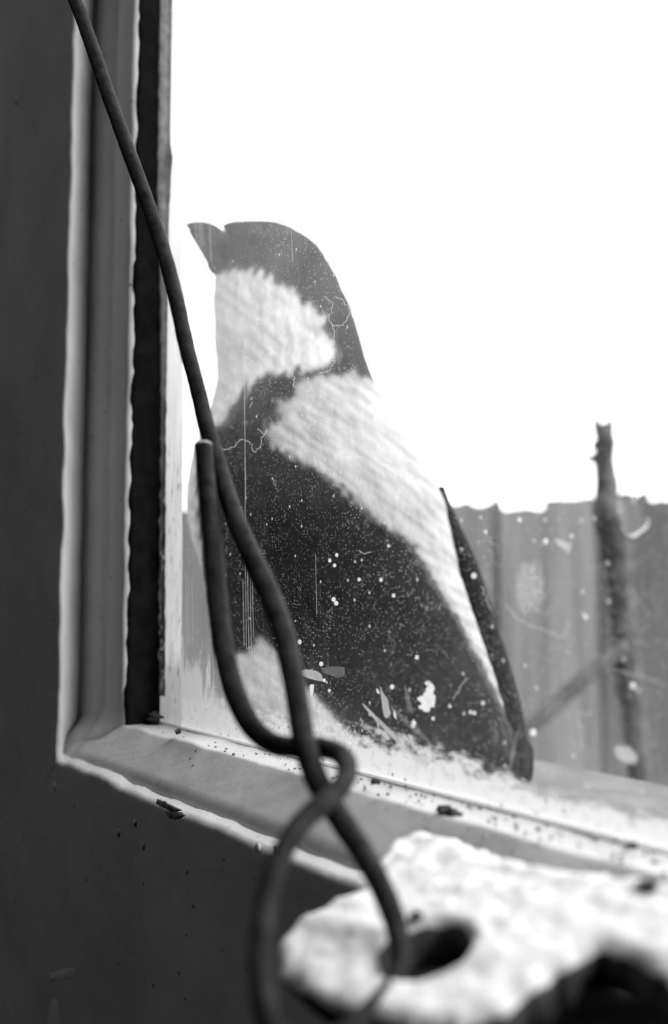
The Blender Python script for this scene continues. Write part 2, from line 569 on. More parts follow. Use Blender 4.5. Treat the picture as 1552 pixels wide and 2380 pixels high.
# dried paint and dirt on the pane, thin crusts with a thickness of their own
def mat_crust(name, alb, cover, tlw=.7, holes=None):
    m = NT(name)
    tr = m.n('ShaderNodeBsdfTransparent')
    tl = m.n('ShaderNodeBsdfTranslucent'); tl.inputs[0].default_value = (alb, alb, alb, 1)
    df = m.n('ShaderNodeBsdfDiffuse'); df.inputs[0].default_value = (alb, alb, alb, 1)
    a = m.n('ShaderNodeMixShader'); a.inputs[0].default_value = 1 - tlw
    m.l(tl.outputs[0], a.inputs[1]); m.l(df.outputs[0], a.inputs[2])
    b = m.n('ShaderNodeMixShader')
    c = m.ramp(m.noise(500, 4), .3, .6, cover * .85, cover)
    m.put(b.inputs[0], c)
    m.l(tr.outputs[0], b.inputs[1]); m.l(a.outputs[0], b.inputs[2])
    m.l(b.outputs[0], m.out.inputs[0])
    return m.m
M_CRUST = mat_crust('white_crust', .85, .85)
M_CRUST2 = mat_crust('grey_crust', .7, .55)
M_CRUST3 = mat_crust('faint_crust', .6, .16)

def smear(pxs, mat, name='paint_smear', jag=.0, sub=8, seed=0, th=.00012):
    """a thin crust on the room side of the pane, outline given around it"""
    pts = [loc(x, y, 0) for x, y in pxs]
    c_ = catmull([(p[0], p[1]) for p in pts + pts[:1]], sub)[:-1]
    c_ = [(p[0] + jag * nz(p[0] * 1500, p[1] * 1500, seed), p[1] + jag * nz(p[0] * 1500, p[1] * 1500, seed + 5)) for p in c_]
    n = len(c_)
    V2 = [Vector(p) for p in c_]
    r = geometry.delaunay_2d_cdt(V2, [(i, (i + 1) % n) for i in range(n)], [], 1, 1e-7)
    V = [(p.x, -.00012 - th, p.y) for p in r[0]]
    return obj(name, V, [tuple(f) for f in r[2]], mat, pane)

smear([(698, 1559), (715, 1556), (735, 1559), (747, 1566), (751, 1577), (748, 1583), (728, 1579), (710, 1573), (699, 1568)], M_CRUST2)
smear([(748, 1552), (775, 1549), (797, 1550), (803, 1562), (795, 1574), (770, 1570), (752, 1563)], M_CRUST3)
smear([(884, 1594), (892, 1610), (902, 1625), (906, 1645), (909, 1658), (903, 1668), (896, 1666), (891, 1650), (888, 1625)], M_CRUST2, jag=.0001)
smear([(940, 1590), (950, 1605), (956, 1630), (960, 1652), (953, 1654), (945, 1635)], M_CRUST3, jag=.0001)
smear([(988, 1587), (1002, 1584), (1010, 1597), (1008, 1610), (1014, 1628), (1006, 1642), (993, 1654), (975, 1645), (979, 1634), (973, 1622), (988, 1612), (992, 1598)], M_CRUST, jag=.0006, sub=10)
smear([(843, 1637), (848, 1637), (878, 1666), (905, 1692), (935, 1724), (962, 1752), (998, 1770), (992, 1782), (975, 1775), (958, 1760), (930, 1732), (900, 1700), (872, 1672)], M_CRUST2, 'dried_straw', jag=.0001)
smear([(905, 1636), (925, 1652), (950, 1675), (985, 1705), (1000, 1722), (985, 1718), (945, 1684), (918, 1656)], M_CRUST3)
smear([(888, 1700), (896, 1701), (907, 1715), (903, 1719), (892, 1711)], M_CRUST2, 'dirt_fleck')
smear([(916, 1648), (921, 1658), (922, 1670), (917, 1664)], M_CRUST, 'dirt_fleck')
smear([(880, 1675), (883, 1685), (881, 1692), (877, 1683)], M_CRUST2, 'dirt_fleck')
smear([(876, 1599), (881, 1604), (883, 1612), (878, 1610)], M_CRUST, 'dirt_fleck')
smear([(962, 1671), (968, 1680), (963, 1693), (957, 1684)], M_CRUST, 'dirt_fleck', jag=.0004)
smear([(722, 1590), (731, 1592), (730, 1606), (725, 1618), (721, 1603)], M_CRUST, 'dirt_fleck', jag=.0002)
for (x, y, r) in ((913, 1596, 5), (755, 1581, 4), (767, 1605, 3.5), (784, 1290, 4), (768, 1303, 4), (779, 1314, 4), (836, 1347, 4), (887, 1348, 4), (777, 1393, 5), (783, 1402, 5), (916, 1384, 4), (905, 1269, 3),
                  (1103, 1338, 6), (970, 1528, 4), (1008, 1670, 4), (1124, 1634, 4), (1095, 1655, 4), (1104, 1657, 4), (1047, 1641, 3.5), (971, 1527, 4), (698, 1492, 5), (748, 1543, 5), (1473, 1593, 7), (1241, 1702, 8), (1209, 1208, 5), (1270, 1258, 6), (1130, 1236, 4), (1363, 1434, 5), (700, 1578, 3), (1330, 1246, 4)):
    smear([(x + r * math.cos(t) * (1 + .2 * nz(x, t)), y + r * 1.15 * math.sin(t)) for t in np.linspace(0, 2 * math.pi, 7)[:-1]], M_CRUST, 'dirt_fleck', sub=3)
smear([(1290, 1252), (1308, 1256), (1326, 1270), (1324, 1284), (1312, 1276), (1296, 1264)], M_CRUST2, jag=.0004)
smear([(1432, 1738), (1452, 1734), (1470, 1742), (1484, 1768), (1462, 1776), (1440, 1766)], M_CRUST2, jag=.0006)
smear([(1444, 1222), (1470, 1243), (1506, 1217), (1508, 1223), (1474, 1249), (1448, 1229)], M_CRUST, 'flake_edge', jag=.0003)
smear([(1440, 1165), (1478, 1158), (1490, 1190), (1497, 1219), (1470, 1240), (1448, 1222)], M_CRUST3)
def line(pts, wpx, mat, name='scratch', jag=.0):
    p = np.array(pts, float)
    c = catmull(p, 10)
    t = np.gradient(c, axis=0); t /= np.linalg.norm(t, axis=1)[:, None]
    nn = np.stack([-t[:, 1], t[:, 0]], 1)
    j = np.array([[jag * nz(q[0] * .12, q[1] * .12, 1), jag * nz(q[0] * .12, q[1] * .12, 8)] for q in c])
    c = c + j
    wv_ = wpx * (0.6 + .5 * rng.random(len(c)))[:, None]
    L, R_ = c + nn * wv_ / 2, c - nn * wv_ / 2
    V = []
    for a, b in zip(L, R_):
        for q in (a, b):
            x, z = loc(q[0], q[1]); V.append((x, -.00022, z))
    FC = [(2 * i, 2 * i + 1, 2 * i + 3, 2 * i + 2) for i in range(len(c) - 1)]
    return obj(name, V, FC, mat, pane)
for (x, y0, y1, wd) in ((569, 800, 1165, 1.6), (571, 1165, 1510, 1.3), (577, 1330, 1520, 1.5), (583, 1345, 1520, 1.2), (566, 1350, 1500, 1.2), (588, 1350, 1480, 1.1), (735, 1290, 1430, 1.2),
                        (455, 520, 560, 1.4), (465, 520, 575, 1.4), (470, 518, 570, 1.2), (489, 520, 606, 1.4), (434, 1330, 1500, 1.4), (440, 1340, 1500, 1.2), (447, 1345, 1490, 1.2), (679, 530, 610, 1.2)):
    line([(x, y0), (x + 1, (y0 + y1) / 2), (x + 3, y1)], wd, M_CRUST2)
# outlines of flaked-off dirt
for pts in ([(508, 1040), (525, 1046), (545, 1035), (558, 1022), (580, 1028), (592, 1046), (606, 1044), (610, 1018), (622, 1000)],
            [(760, 690), (772, 712), (768, 750), (790, 758), (808, 742), (815, 722)], [(772, 752), (778, 790), (770, 815), (778, 840), (765, 862), (748, 866)],
            [(780, 690), (800, 700), (815, 720)], [(668, 852), (682, 872), (684, 900)], [(720, 990), (745, 975), (770, 985)], [(1175, 1400), (1205, 1440), (1260, 1462), (1310, 1478), (1322, 1440)],
            [(1410, 1555), (1460, 1565), (1510, 1578), (1552, 1592)], [(1055, 1626), (1070, 1598), (1085, 1576)], [(1203, 1700), (1196, 1740), (1185, 1790), (1172, 1808)], [(1345, 1655), (1365, 1660), (1378, 1652)], [(1345, 1660), (1352, 1700), (1356, 1735)],
            [(640, 1480), (650, 1486), (662, 1480)], [(835, 1280), (850, 1287), (862, 1282)], [(1120, 1362), (1135, 1400), (1145, 1420)], [(775, 1720), (800, 1700), (815, 1690)]):
    line(pts, 2.2, M_CRUST2, 'flake_edge', 7)
for k in range(46):
    x, y = rng.uniform(545, 1150), rng.uniform(1680, 1745) if k % 2 else rng.uniform(560, 1050)
    if k % 2: x = rng.uniform(790, 860)
    t = rng.uniform(0, 6.28); L_ = rng.uniform(5, 13)
    line([(x, y), (x + L_ * math.cos(t), y + L_ * math.sin(t)), (x + L_ * math.cos(t) * 1.6 + rng.uniform(-5, 5), y + L_ * math.sin(t) * 1.6 + rng.uniform(-5, 5))], 1.8, M_CRUST2, 'lint', 2)

# the margin of paint brushed over the glass beside the bead
mp = NT('brushed_paint_margin')
tcv = mp.coord((420, 1, 40))
holes = mp.ramp(mp.noise(1.0, 6, .65, mp.coord((700, 1, 130))), .33, .42, 0, 1)
sep = mp.n('ShaderNodeSeparateXYZ'); tcx = mp.n('ShaderNodeTexCoord'); mp.l(tcx.outputs['Object'], sep.inputs[0])
lowz = mp.ramp(sep.outputs[2], gz(1150, 400), gz(900, 400), 0, 1)
holes = mp.math('MAXIMUM', holes, lowz)
tone = mp.ramp(mp.noise(1.0, 4, .6, tcv), .3, .7, .78, .93)
tl = mp.n('ShaderNodeBsdfTranslucent'); mp.l(mp.grey(tone), tl.inputs[0])
df = mp.n('ShaderNodeBsdfDiffuse'); mp.l(mp.grey(tone), df.inputs[0])
a_ = mp.n('ShaderNodeMixShader'); a_.inputs[0].default_value = .25
mp.l(tl.outputs[0], a_.inputs[1]); mp.l(df.outputs[0], a_.inputs[2])
dk = mp.n('ShaderNodeBsdfDiffuse'); dk.inputs[0].default_value = (.05, .05, .05, 1)
b_ = mp.n('ShaderNodeMixShader'); mp.l(holes, b_.inputs[0]); mp.l(dk.outputs[0], b_.inputs[1]); mp.l(a_.outputs[0], b_.inputs[2])
mp.l(b_.outputs[0], mp.out.inputs[0])
V, FC = [], []
nk = 260
for k in range(nk + 1):
    y = 1690 - k * 8.2
    x0 = 360; x1 = 424 + (1300 - y) * .006 + 1.5 * fbm(y * .02, 1.0)
    al, z = loc(x0, y); ar, zr = loc(x1, y)
    a_pts = [AG - .002, AG + .0012, (AG + ar) / 2, ar]
    for j, a in enumerate(a_pts):
        V.append((a, -.0003 if j < 3 else -.00015, z))
for k in range(nk):
    for j in range(3):
        FC.append((k * 4 + j, k * 4 + j + 1, (k + 1) * 4 + j + 1, (k + 1) * 4 + j))
obj('paint_margin', V, FC, mp.m, pane)
# a ridge of old paint on the bead's edge, lapping on to the glass
V, FC = [], []
for k in range(341):
    y = -694 + k * 6.8
    rag = 2.0 if y < 1000 else 5.0
    xl = np.interp(y, [-150, 0, 450, 560, 700, 1000, 1350, 1620], [374, 373, 367, 371, 374, 375, 371, 374]) + rag * fbm(y * .035, 7.0)
    xe = np.interp(y, [-150, 0, 150, 330, 365, 400, 480, 560, 700, 1000, 1350], [391, 391, 392, 395, 401, 398, 394, 390, 388, 386, 384]) + 2.0 * fbm(y * .03, 17.0)
    wl, zl = loc_a(xl, y, A2 + .0019)
    wl = min(max(wl, .0008), .009)
    ag, zg_ = loc(max(xe, 380), y, .0002)
    ag = max(ag, A2 + .0026)
    for (a, wi, z) in ((A2 + .0013, wl + .0002, zl), (A2 + .0021, wl, zl), (A2 + .0023, wl * .5, (zl + zg_) / 2), (ag, .0006, zg_), (ag + .0003, .00016, zg_)):
        V.append((a, -wi, z))
for k in range(340):
    for j in range(4):
        FC.append((k * 5 + j, k * 5 + j + 1, (k + 1) * 5 + j + 1, (k + 1) * 5 + j))
obj('paint_ridge', V, FC, mat_plain('ridge_paint', .50, .6, .25, 300, 600, .5, .0005, .2), bead)
# lumps of old putty and flaking paint along the black bead
M_PUTTY = mat_plain('putty', .62, .8, .2, 500, 900, .6, .0004)
for k in range(46):
    y = rng.uniform(1150, 1640) if k < 34 else rng.uniform(760, 1150)
    x = 372 + rng.normal(0, 4) + (6 if y < 1100 else 0)
    a, z = loc(x, y, .0012)
    r = rng.uniform(.0003, .0009) * (1 if y > 1150 else .6)
    V, FC = lump((a, -.0012, z), r, k, (.8, .6, rng.uniform(1.0, 3.0)), 2, .8)
    obj('putty_crumb', V, FC, M_PUTTY, bead)

# outer sill
tag(obj('outer_sill', *box(-0.40, 0.62, 0.002, 0.185, -0.125, -0.0775), M_SILL, win, False), 'pale outer sill')
obj('outer_rail', *box(-0.30, 0.62, -.002, 0.0018, -0.125, ZG), M_SASH, win, False)
tag(obj('outer_frame', *boxes([(OX0, AG - .001, -.002, .0015, OZ0, OZ1), (AR, OX1, -.002, .0015, OZ0, OZ1), (AG - .001, AR, -.002, .0015, ZT, OZ1)]), M_SASH, win, False), 'frame timber outside the pane')

# ------------------------------------------------------------------ the slab hanging on the wire
pa, pb, pc = at(985, 2195, .143), at(960, 1920, .184), at(1552, 2030, .1425)
SN = (pb - pa).cross(pc - pa).normalized()
if SN.z < 0: SN = -SN
SX = (pc - pa); SX = (SX - SN * SX.dot(SN)).normalized()
SY = SN.cross(SX)
def sl(px, py):
    p = on_plane(px, py, pa, SN) - pa
    return Vector((p.dot(SX), p.dot(SY)))
outl = [(638, 2185), (655, 2160), (700, 2122), (745, 2098), (790, 2075), (840, 2062), (872, 2040), (868, 2005), (895, 1975), (908, 1950), (935, 1938), (962, 1922), (1000, 1930), (1045, 1938),
        (1110, 1962), (1200, 1992), (1290, 2010), (1400, 2022), (1552, 2040), (1680, 2060), (1740, 2150), (1720, 2320), (1620, 2300), (1552, 2268), (1500, 2228), (1462, 2208), (1420, 2196), (1380, 2192),
        (1345, 2212), (1318, 2235), (1280, 2250), (1255, 2280), (1215, 2300), (1180, 2335), (1120, 2352), (1060, 2368), (980, 2370), (900, 2360), (830, 2345), (760, 2318), (700, 2285), (652, 2262), (640, 2225)]
oc = catmull([tuple(sl(*p)) for p in outl + outl[:1]], 6)[:-1]
hc = sl(982, 2198); hx = (sl(1083, 2198) - sl(880, 2198)).length / 2
nO = len(oc); nH = 48
vv = [Vector((p[0] + .0006 * fbm(p[0] * 400, p[1] * 400, 1), p[1] + .0006 * fbm(p[0] * 400, p[1] * 400, 6))) for p in oc]
hh = [hc + Vector((math.cos(t), math.sin(t))) * hx * (1 + .03 * math.sin(3 * t)) for t in np.linspace(0, 2 * math.pi, nH + 1)[:-1]]
opoly = [(p.x, p.y) for p in vv]
xs = [p[0] for p in opoly]; ys = [p[1] for p in opoly]
gpts = []
st = .0011
gxs, gys = np.meshgrid(np.arange(min(xs), max(xs), st), np.arange(min(ys), max(ys), st))
gxs = gxs + rng.uniform(-.3, .3, gxs.shape) * st; gys = gys + rng.uniform(-.3, .3, gys.shape) * st
okm = pip(opoly, gxs, gys) & (np.hypot(gxs - hc.x, gys - hc.y) > hx + st * .6)
OA = np.array(opoly)
gflat = np.stack([gxs[okm], gys[okm]], 1)
dmin = np.min(np.hypot(gflat[:, None, 0] - OA[None, :, 0], gflat[:, None, 1] - OA[None, :, 1]), axis=1)
gflat = gflat[dmin > st * .5]
allv = vv + hh + [Vector((float(p[0]), float(p[1]))) for p in gflat]
edg = [(i, (i + 1) % nO) for i in range(nO)] + [(nO + i, nO + (i + 1) % nH) for i in range(nH)]
r = geometry.delaunay_2d_cdt(allv, edg, [], 1, 1e-8)
P2 = np.array([(p.x, p.y) for p in r[0]])
tris = [tuple(f) for f in r[2] if len(f) == 3]
tc_ = np.array([P2[list(t)].mean(axis=0) for t in tris])
keep = pip(opoly, tc_[:, 0], tc_[:, 1]) & ~pip([(p.x, p.y) for p in hh], tc_[:, 0], tc_[:, 1])
tris = [t if (P2[t[1]][0]-P2[t[0]][0])*(P2[t[2]][1]-P2[t[0]][1])-(P2[t[1]][1]-P2[t[0]][1])*(P2[t[2]][0]-P2[t[0]][0]) > 0 else t[::-1] for t, k in zip(tris, keep) if k]
TH = .0085
dist = np.minimum(np.min(np.hypot(P2[:, None, 0] - OA[None, :, 0], P2[:, None, 1] - OA[None, :, 1]), axis=1), np.maximum(np.hypot(P2[:, 0] - hc.x, P2[:, 1] - hc.y) - hx, 0) * 1.6)
def s3(p, h): return pa + SX * float(p[0]) + SY * float(p[1]) + SN * h
top, botm = [], []
for p, d in zip(P2, dist):
    rnd = .0014 * (1 - min(d / .0022, 1)) ** 2
    h = .0006 * fbm(p[0] * 260, p[1] * 260, 2, 5) + .0004 * fbm(p[0] * 60, p[1] * 60, 5, 3) - rnd
    dd = math.hypot(p[0] - sl(862, 2250)[0], p[1] - sl(862, 2250)[1])
    h -= .0016 * math.exp(-(dd / .0016) ** 2)
    top.append(s3(p, h)); cq = np.array([OA[:, 0].mean(), OA[:, 1].mean()]); p = p + (cq - p) * .10 * min(1.0, math.hypot(p[0] - hc.x, p[1] - hc.y) / .02)
    botm.append(s3(p, -TH + .0008 * fbm(p[0] * 120, p[1] * 120, 8) + rnd * .8))
nP = len(P2)
ec = {}
for t in tris:
    for i in range(3):
        ec[(t[i], t[(i + 1) % 3])] = 1
bnd = [e for e in ec if (e[1], e[0]) not in ec]
V = top + botm
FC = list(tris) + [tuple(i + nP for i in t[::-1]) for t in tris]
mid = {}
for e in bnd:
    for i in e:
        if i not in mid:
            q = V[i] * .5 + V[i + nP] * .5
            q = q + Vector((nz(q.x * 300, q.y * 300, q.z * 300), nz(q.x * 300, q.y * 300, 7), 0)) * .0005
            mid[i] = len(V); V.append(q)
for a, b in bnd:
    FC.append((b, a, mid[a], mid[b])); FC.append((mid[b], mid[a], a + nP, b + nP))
ms = NT('chalky_slab')
sv = ms.ramp(ms.noise(140, 6, .65), .28, .44, .66, .95)
sv = ms.math('MULTIPLY', sv, ms.ramp(ms.noise(600, 4, .6), .33, .45, .75, 1.0))
ms.bsdf(ms.grey(sv), .85, ms.bump(ms.noise(420, 5, .65), .7, .0006), .2)
slab = obj('holed_slab', V, FC, ms.m)
slab.data.materials.append(mat_plain('slab_shaded_side', .10, .9, .4, 200, 500, .7, .0006, .1))  # sides, underside and hole wall darkened: shade put into the colour
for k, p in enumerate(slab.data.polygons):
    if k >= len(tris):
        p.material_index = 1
fix_normals(slab)
tag(slab, 'chalky white slab with a round hole, hung on the wire below the window', 'slab')

# ------------------------------------------------------------------ the wire
# px, py, width in px, distance in front of the camera
main = [(128, -160, 33, .275), (150, -60, 33, .27), (186, 30, 33, .264), (225, 140, 34, .258), (262, 250, 34, .251), (302, 360, 35, .244), (342, 470, 35, .237), (378, 580, 36, .231), (408, 690, 37, .225),
        (432, 800, 38, .220), (458, 900, 39, .2155), (478, 985, 40, .212), (500, 1060, 41, .2085), (528, 1150, 44, .203), (560, 1240, 47, .197), (600, 1325, 50, .191), (636, 1405, 51, .186), (664, 1490, 52, .180),
        (682, 1580, 53, .174), (697, 1670, 54, .169), (713, 1750, 55, .1650), (745, 1830, 55, .1615), (792, 1905, 55, .158), (838, 1975, 54, .154), (880, 2050, 54, .150), (910, 2120, 53, .147), (924, 2170, 52, .1445), (930, 2212, 52, .142)]
loopu = [(928, 2250, 52, .140), (905, 2305, 54, .1365), (850, 2365, 56, .132), (770, 2425, 58, .128), (690, 2440, 60, .1255), (635, 2400, 60, .1255), (612, 2320, 58, .128), (606, 2230, 56, .131), (612, 2140, 54, .135), (630, 2050, 53, .139),
         (664, 1965, 52, .1435), (712, 1900, 51, .1475), (765, 1855, 50, .1515), (800, 1815, 49, .156), (806, 1775, 48, .161), (782, 1748, 47, .166), (740, 1738, 47, .1700), (690, 1738, 47, .1735), (640, 1730, 48, .176), (600, 1705, 49, .1785),
         (567, 1660, 50, .181), (542, 1600, 50, .184), (524, 1530, 49, .187), (511, 1450, 48, .190), (503, 1370, 47, .193), (496, 1290, 46, .196), (488, 1200, 44, .199), (479, 1110, 42, .2018), (472, 1035, 41, .2040)]
pts = [tuple(at(x, y, d)) + (wd * d / F / 2,) for x, y, wd, d in main + loopu]
c = catmull(pts, 14)
mw_ = NT('rusty_wire')
wv2 = mw_.ramp(mw_.noise(260, 5, .6), .3, .7, .012, .036)
mw_.bsdf(mw_.grey(wv2), .6, mw_.bump(mw_.noise(700, 4, .6), .8, .0005), .10)
V, FC = tube(c[:, :3], c[:, 3], 20, .05, 260)
wire = fix_normals(obj('twisted_wire', V, FC, mw_.m))
tag(wire, 'thick dark wire twisted back on itself, threaded through the white slab', 'wire')
# the cut end of the wire, a pale bare disc
M_CUT = mat_plain('cut_end', .5, .6, .2, 400, 900, .3, .0003)
e0, e1 = Vector(c[-1, :3]), Vector(c[-2, :3])
dr = (e0 - e1).normalized()
V, FC = tube([tuple(e0 - dr * .0002), tuple(e0 + dr * .0002), tuple(e0 + dr * .0005)], [c[-1, 3] * 1.02, c[-1, 3] * 1.0, c[-1, 3] * .8], 20)
tag(fix_normals(obj('cut_end', V, FC, M_CUT, wire)), 'pale cut end')

# ------------------------------------------------------------------ crumbs of dirt
def crumb(px, py, wi, z, size_px, seed, label, sq=(1, .8, .6), rr_=None):
    a, zz = loc(px, py, wi)
    if z is not None: zz = z
    t = (WIN @ Vector((a, -wi, zz)) - CAM).y
    r_ = size_px / F * t
    V, FC = lump((0, 0, 0), r_, seed, sq, 3, .7)
    o = obj('dirt_crumb', V, FC, M_DIRT)
    o.matrix_world = WIN @ Matrix.Translation((a, -wi, zz))
    return tag(o, label, 'dirt', 'crumbs of dirt on the window ledge')
crumb(1040, 1888, .0105, None, 26, 3, 'large dark dirt clump on the ledge above the far edge of the white slab', (1.3, .7, .55))
crumb(872, 1816, .0100, None, 11, 5, 'small dark crumb alone on the pale ledge right of the wire twist')
crumb(414, 1700, .0120, None, 9, 8, 'dark crumb on the ledge near the left corner of the pane')
crumb(1468, 1966, .006, None, 13, 11, 'grey crumb at the foot of the pane near the right edge')
crumb(355, 1668, .0040, None, 22, 14, 'dark heap of dirt in the lower left corner of the pane', (1.6, .6, .5))
def slab_crumb(px, py, size, seed, label, sq=(1, 1, .7)):
    p = on_plane(px, py, pa, SN)
    r_ = size / F * (p - CAM).y
    V, FC = lump(p + SN * r_ * .2, r_, seed, sq, 3, .7)
    o = obj('dirt_crumb', V, FC, M_DIRT)
    return tag(o, label, 'dirt', 'crumbs of dirt on the white slab')
slab_crumb(966, 2134, 15, 21, 'dark crumb on the rim of the hole in the slab, beside the wire')
slab_crumb(1508, 2062, 20, 24, 'longest dark crumb on the slab near the right edge', (1.3, .8, .5))
slab_crumb(1362, 2050, 8, 27, 'tiny dark crumb on the slab beyond the hole', (1, 1, .6))

# fine grit strewn along the ledge between the pane and the slab
V, FC = [], []
for k in range(520):
    px = 330 + 1222 * rng.random() ** .6
    f = rng.random()
    wi = .0008 + .0125 * rng.random() ** 1.3 if k < 330 or px < 980 else W2 + (SHW - W2) * f * .8
    lipz = Z2 + .0003 if wi < W2 - .001 else Z2 + (Z1 - Z2) * (wi - W2) / (SHW - W2)
    yy_ = 1700 + (px - 380) * .255
    a, _ = loc(px, yy_, wi)
    r_ = .0003 * (.3 + rng.random() ** 4 * 1.6)
    v, f_ = lump((a, -wi, lipz), r_, k, (1, 1, .7), 1, .6)
    q = len(V); V += v; FC += [tuple(i_ + q for i_ in t) for t in f_]
grit = obj('ledge_grit', V, FC, M_BARE, None, True, WIN)
tag(grit, 'fine dark grit strewn along the ledge at the foot of the pane', 'dirt', None, 'stuff')

# ------------------------------------------------------------------ the bird
BP = at(430, HOR, .385); BQ = at(1240, HOR, .380)
BH = (BQ - BP); BH.z = 0; BH.normalize()
BN = Vector((-BH.y, BH.x, 0))             # away from the camera
def bl(px, py):
    p = on_plane(px, py, BP, BN)
    return (p - BP).dot(BH), p.z
def b3(h, z, d): return BP + BH * float(h) + BN * float(d) + Vector((0, 0, float(z) - BP.z))

rows = [(513, 590, 610), (514, 560, 632), (517, 530, 648), (524, 517, 666), (532, 520, 682), (545, 529, 702), (560, 536, 724), (575, 528, 742), (600, 512, 757), (622, 500, 770), (636, 496, 778), (660, 496, 790), (700, 497, 808), (750, 497, 826), (800, 499, 840), (850, 504, 853), (900, 502, 876),
        (950, 488, 904), (1000, 468, 934), (1050, 450, 966), (1100, 438, 1002), (1150, 432, 1034), (1200, 437, 1048), (1260, 448, 1058), (1300, 463, 1066), (1350, 474, 1080), (1400, 480, 1097), (1450, 490, 1114), (1500, 498, 1131),
        (1550, 506, 1148), (1600, 512, 1163), (1650, 524, 1177), (1700, 546, 1190), (1740, 585, 1198), (1770, 720, 1204), (1795, 950, 1208), (1810, 1110, 1208)]
R = np.array(rows, float)
NR, NA = 300, 176
ys_ = np.concatenate([513 + 40 * np.linspace(0, 1, 40) ** 1.8, np.linspace(553, 1810, NR - 39)[1:]])
def sm(a, k=5):
    p = np.pad(a, k, mode='edge'); return np.convolve(p, np.ones(2 * k + 1) / (2 * k + 1), 'valid')
XL = np.interp(ys_, R[:, 0], R[:, 1]); XR = np.interp(ys_, R[:, 0], R[:, 2])
XL[45:] = sm(XL)[45:]; XR[45:] = sm(XR)[45:]
DR = np.interp(ys_, [513, 518, 535, 570, 700, 900, 1100, 1300, 1500, 1650, 1740, 1775, 1810], [.06, .12, .26, .38, .40, .42, .42, .40, .38, .38, .36, .26, .10])
TL, TR = XL.copy(), XR.copy() - np.interp(ys_, [900, 1150, 1600, 1750], [0, 7, 7, 0])
for it in range(3):                        # settle the near flank's outline
    for i in range(NR):
        hl, z = bl(XL[i], ys_[i]); hr, _ = bl(XR[i], ys_[i])
        hc_, hw = (hl + hr) / 2, (hr - hl) / 2
        q = [proj(b3(hc_ - math.cos(t) * hw, z, -abs(math.sin(t)) * hw * 2 * DR[i])) for t in np.linspace(0, math.pi, 25)]
        ql, qr = min(q), max(q)
        XL[i] -= .8 * (ql[0] - np.interp(ql[1], ys_, TL)); XR[i] -= .8 * (qr[0] - np.interp(qr[1], ys_, TR))
    XL[45:] = sm(XL, 2)[45:]; XR[45:] = sm(XR, 2)[45:]
V = []
BPX, BPY = [], []
for i in range(NR):
    y = ys_[i]
    hl, z = bl(XL[i], y); hr, _ = bl(XR[i], y)
    hc_, hw = (hl + hr) / 2, (hr - hl) / 2
    for k in range(NA):
        t = 2 * math.pi * k / NA
        ct, stn = math.cos(t), math.sin(t)
        d = -stn * hw * 2 * DR[i]
        h = hc_ - ct * hw
        px = XL[i] + (XR[i] - XL[i]) * (1 - ct) / 2
        fz = .0007 * fbm(px * .05, y * .016, d * 200, 4) * (1 if 30 < i else .3)
        V.append(b3(h - ct * fz, z, d - stn * fz))
        q = proj(b3(h, z, -abs(d)))
        BPX.append(q[0]); BPY.append(q[1])
FC = []
for i in range(NR - 1):
    for k in range(NA):
        k2 = (k + 1) % NA
        FC.append((i * NA + k, i * NA + k2, (i + 1) * NA + k2, (i + 1) * NA + k))
FC.append(tuple(range(NA))); FC.append(tuple((NR - 1) * NA + k for k in range(NA))[::-1])
BPX, BPY = np.array(BPX), np.array(BPY)
# plumage: where the white and the black feathers grow, feathered at the edges
jx = np.array([nz(x * .075 + y * .03, (y - x * .8) * .012, 2) for x, y in zip(BPX, BPY)])
jy = np.array([nz(x * .075 + y * .03, (y - x * .8) * .012, 12) for x, y in zip(BPX, BPY)])
jk = np.interp(BPY, [1150, 1350], [20, 6])
QX, QY = BPX + jk * jx, BPY + jk * jy
throat = [(470, 640), (520, 632), (590, 626), (640, 648), (700, 692), (750, 745), (738, 762), (770, 788), (782, 822), (762, 850), (690, 864), (642, 868), (592, 890), (552, 930), (512, 985), (494, 1000), (470, 1060), (456, 1120), (458, 1200), (470, 1280), (480, 1360), (490, 1450), (500, 1545), (400, 1545), (400, 640)]
mantle = [(690, 884), (760, 872), (860, 880), (900, 880), (1100, 1150), (1100, 1300), (1200, 1600), (1180, 1665), (1130, 1562), (1062, 1432), (985, 1310), (955, 1258), (880, 1215), (830, 1165), (742, 1092), (700, 1075), (640, 1040), (612, 1005), (625, 985), (660, 975), (640, 935), (690, 925)]
belly = [(400, 1530), (540, 1522), (580, 1515), (600, 1474), (640, 1512), (690, 1580), (760, 1650), (820, 1715), (870, 1775), (870, 1830), (400, 1830)]
def soft(poly):
    acc = np.zeros(len(QX))
    for dx, dy in [(r_ * math.cos(t_), r_ * math.sin(t_)) for r_ in (0.1, 7, 14) for t_ in np.arange(0, 6.28, 1.05)]:
        acc += pip(poly, QX + dx, QY + dy)
    return acc / 18
bel = soft(belly)
wht = np.maximum.reduce([soft(throat), soft(mantle), bel])
strk = np.array([.5 + .5 * nz((x * .8 + y * .6) * .013, (y * .8 - x * .6) * .075, 5) for x, y in zip(BPX, BPY)])
strk = np.clip(strk * 1.5 - .1, 0, 1)
thr = soft(throat)
colv = wht * (.25 + .20 * strk + .42 * bel + .24 * thr) + (1 - wht) * (.008 + .010 * strk)  # white tones offset the light: mantle painted darker, throat and belly lighter
mb = NT('plumage')
at_ = mb.n('ShaderNodeAttribute', attribute_name='plumage')
brb = mb.noise(1.0, 4, .6, mb.coord((900, 900, 220), (0, math.radians(35), 0)))
cc = mb.math('MULTIPLY', at_.outputs['Fac'], mb.ramp(brb, .3, .7, .88, 1.08))
mb.bsdf(mb.grey(cc), .75, mb.bump(brb, .45, .0012), .15)
bird = fix_normals(obj('pied_bird', V, FC, mb.m))
ca = bird.data.color_attributes.new('plumage', 'FLOAT_COLOR', 'POINT')
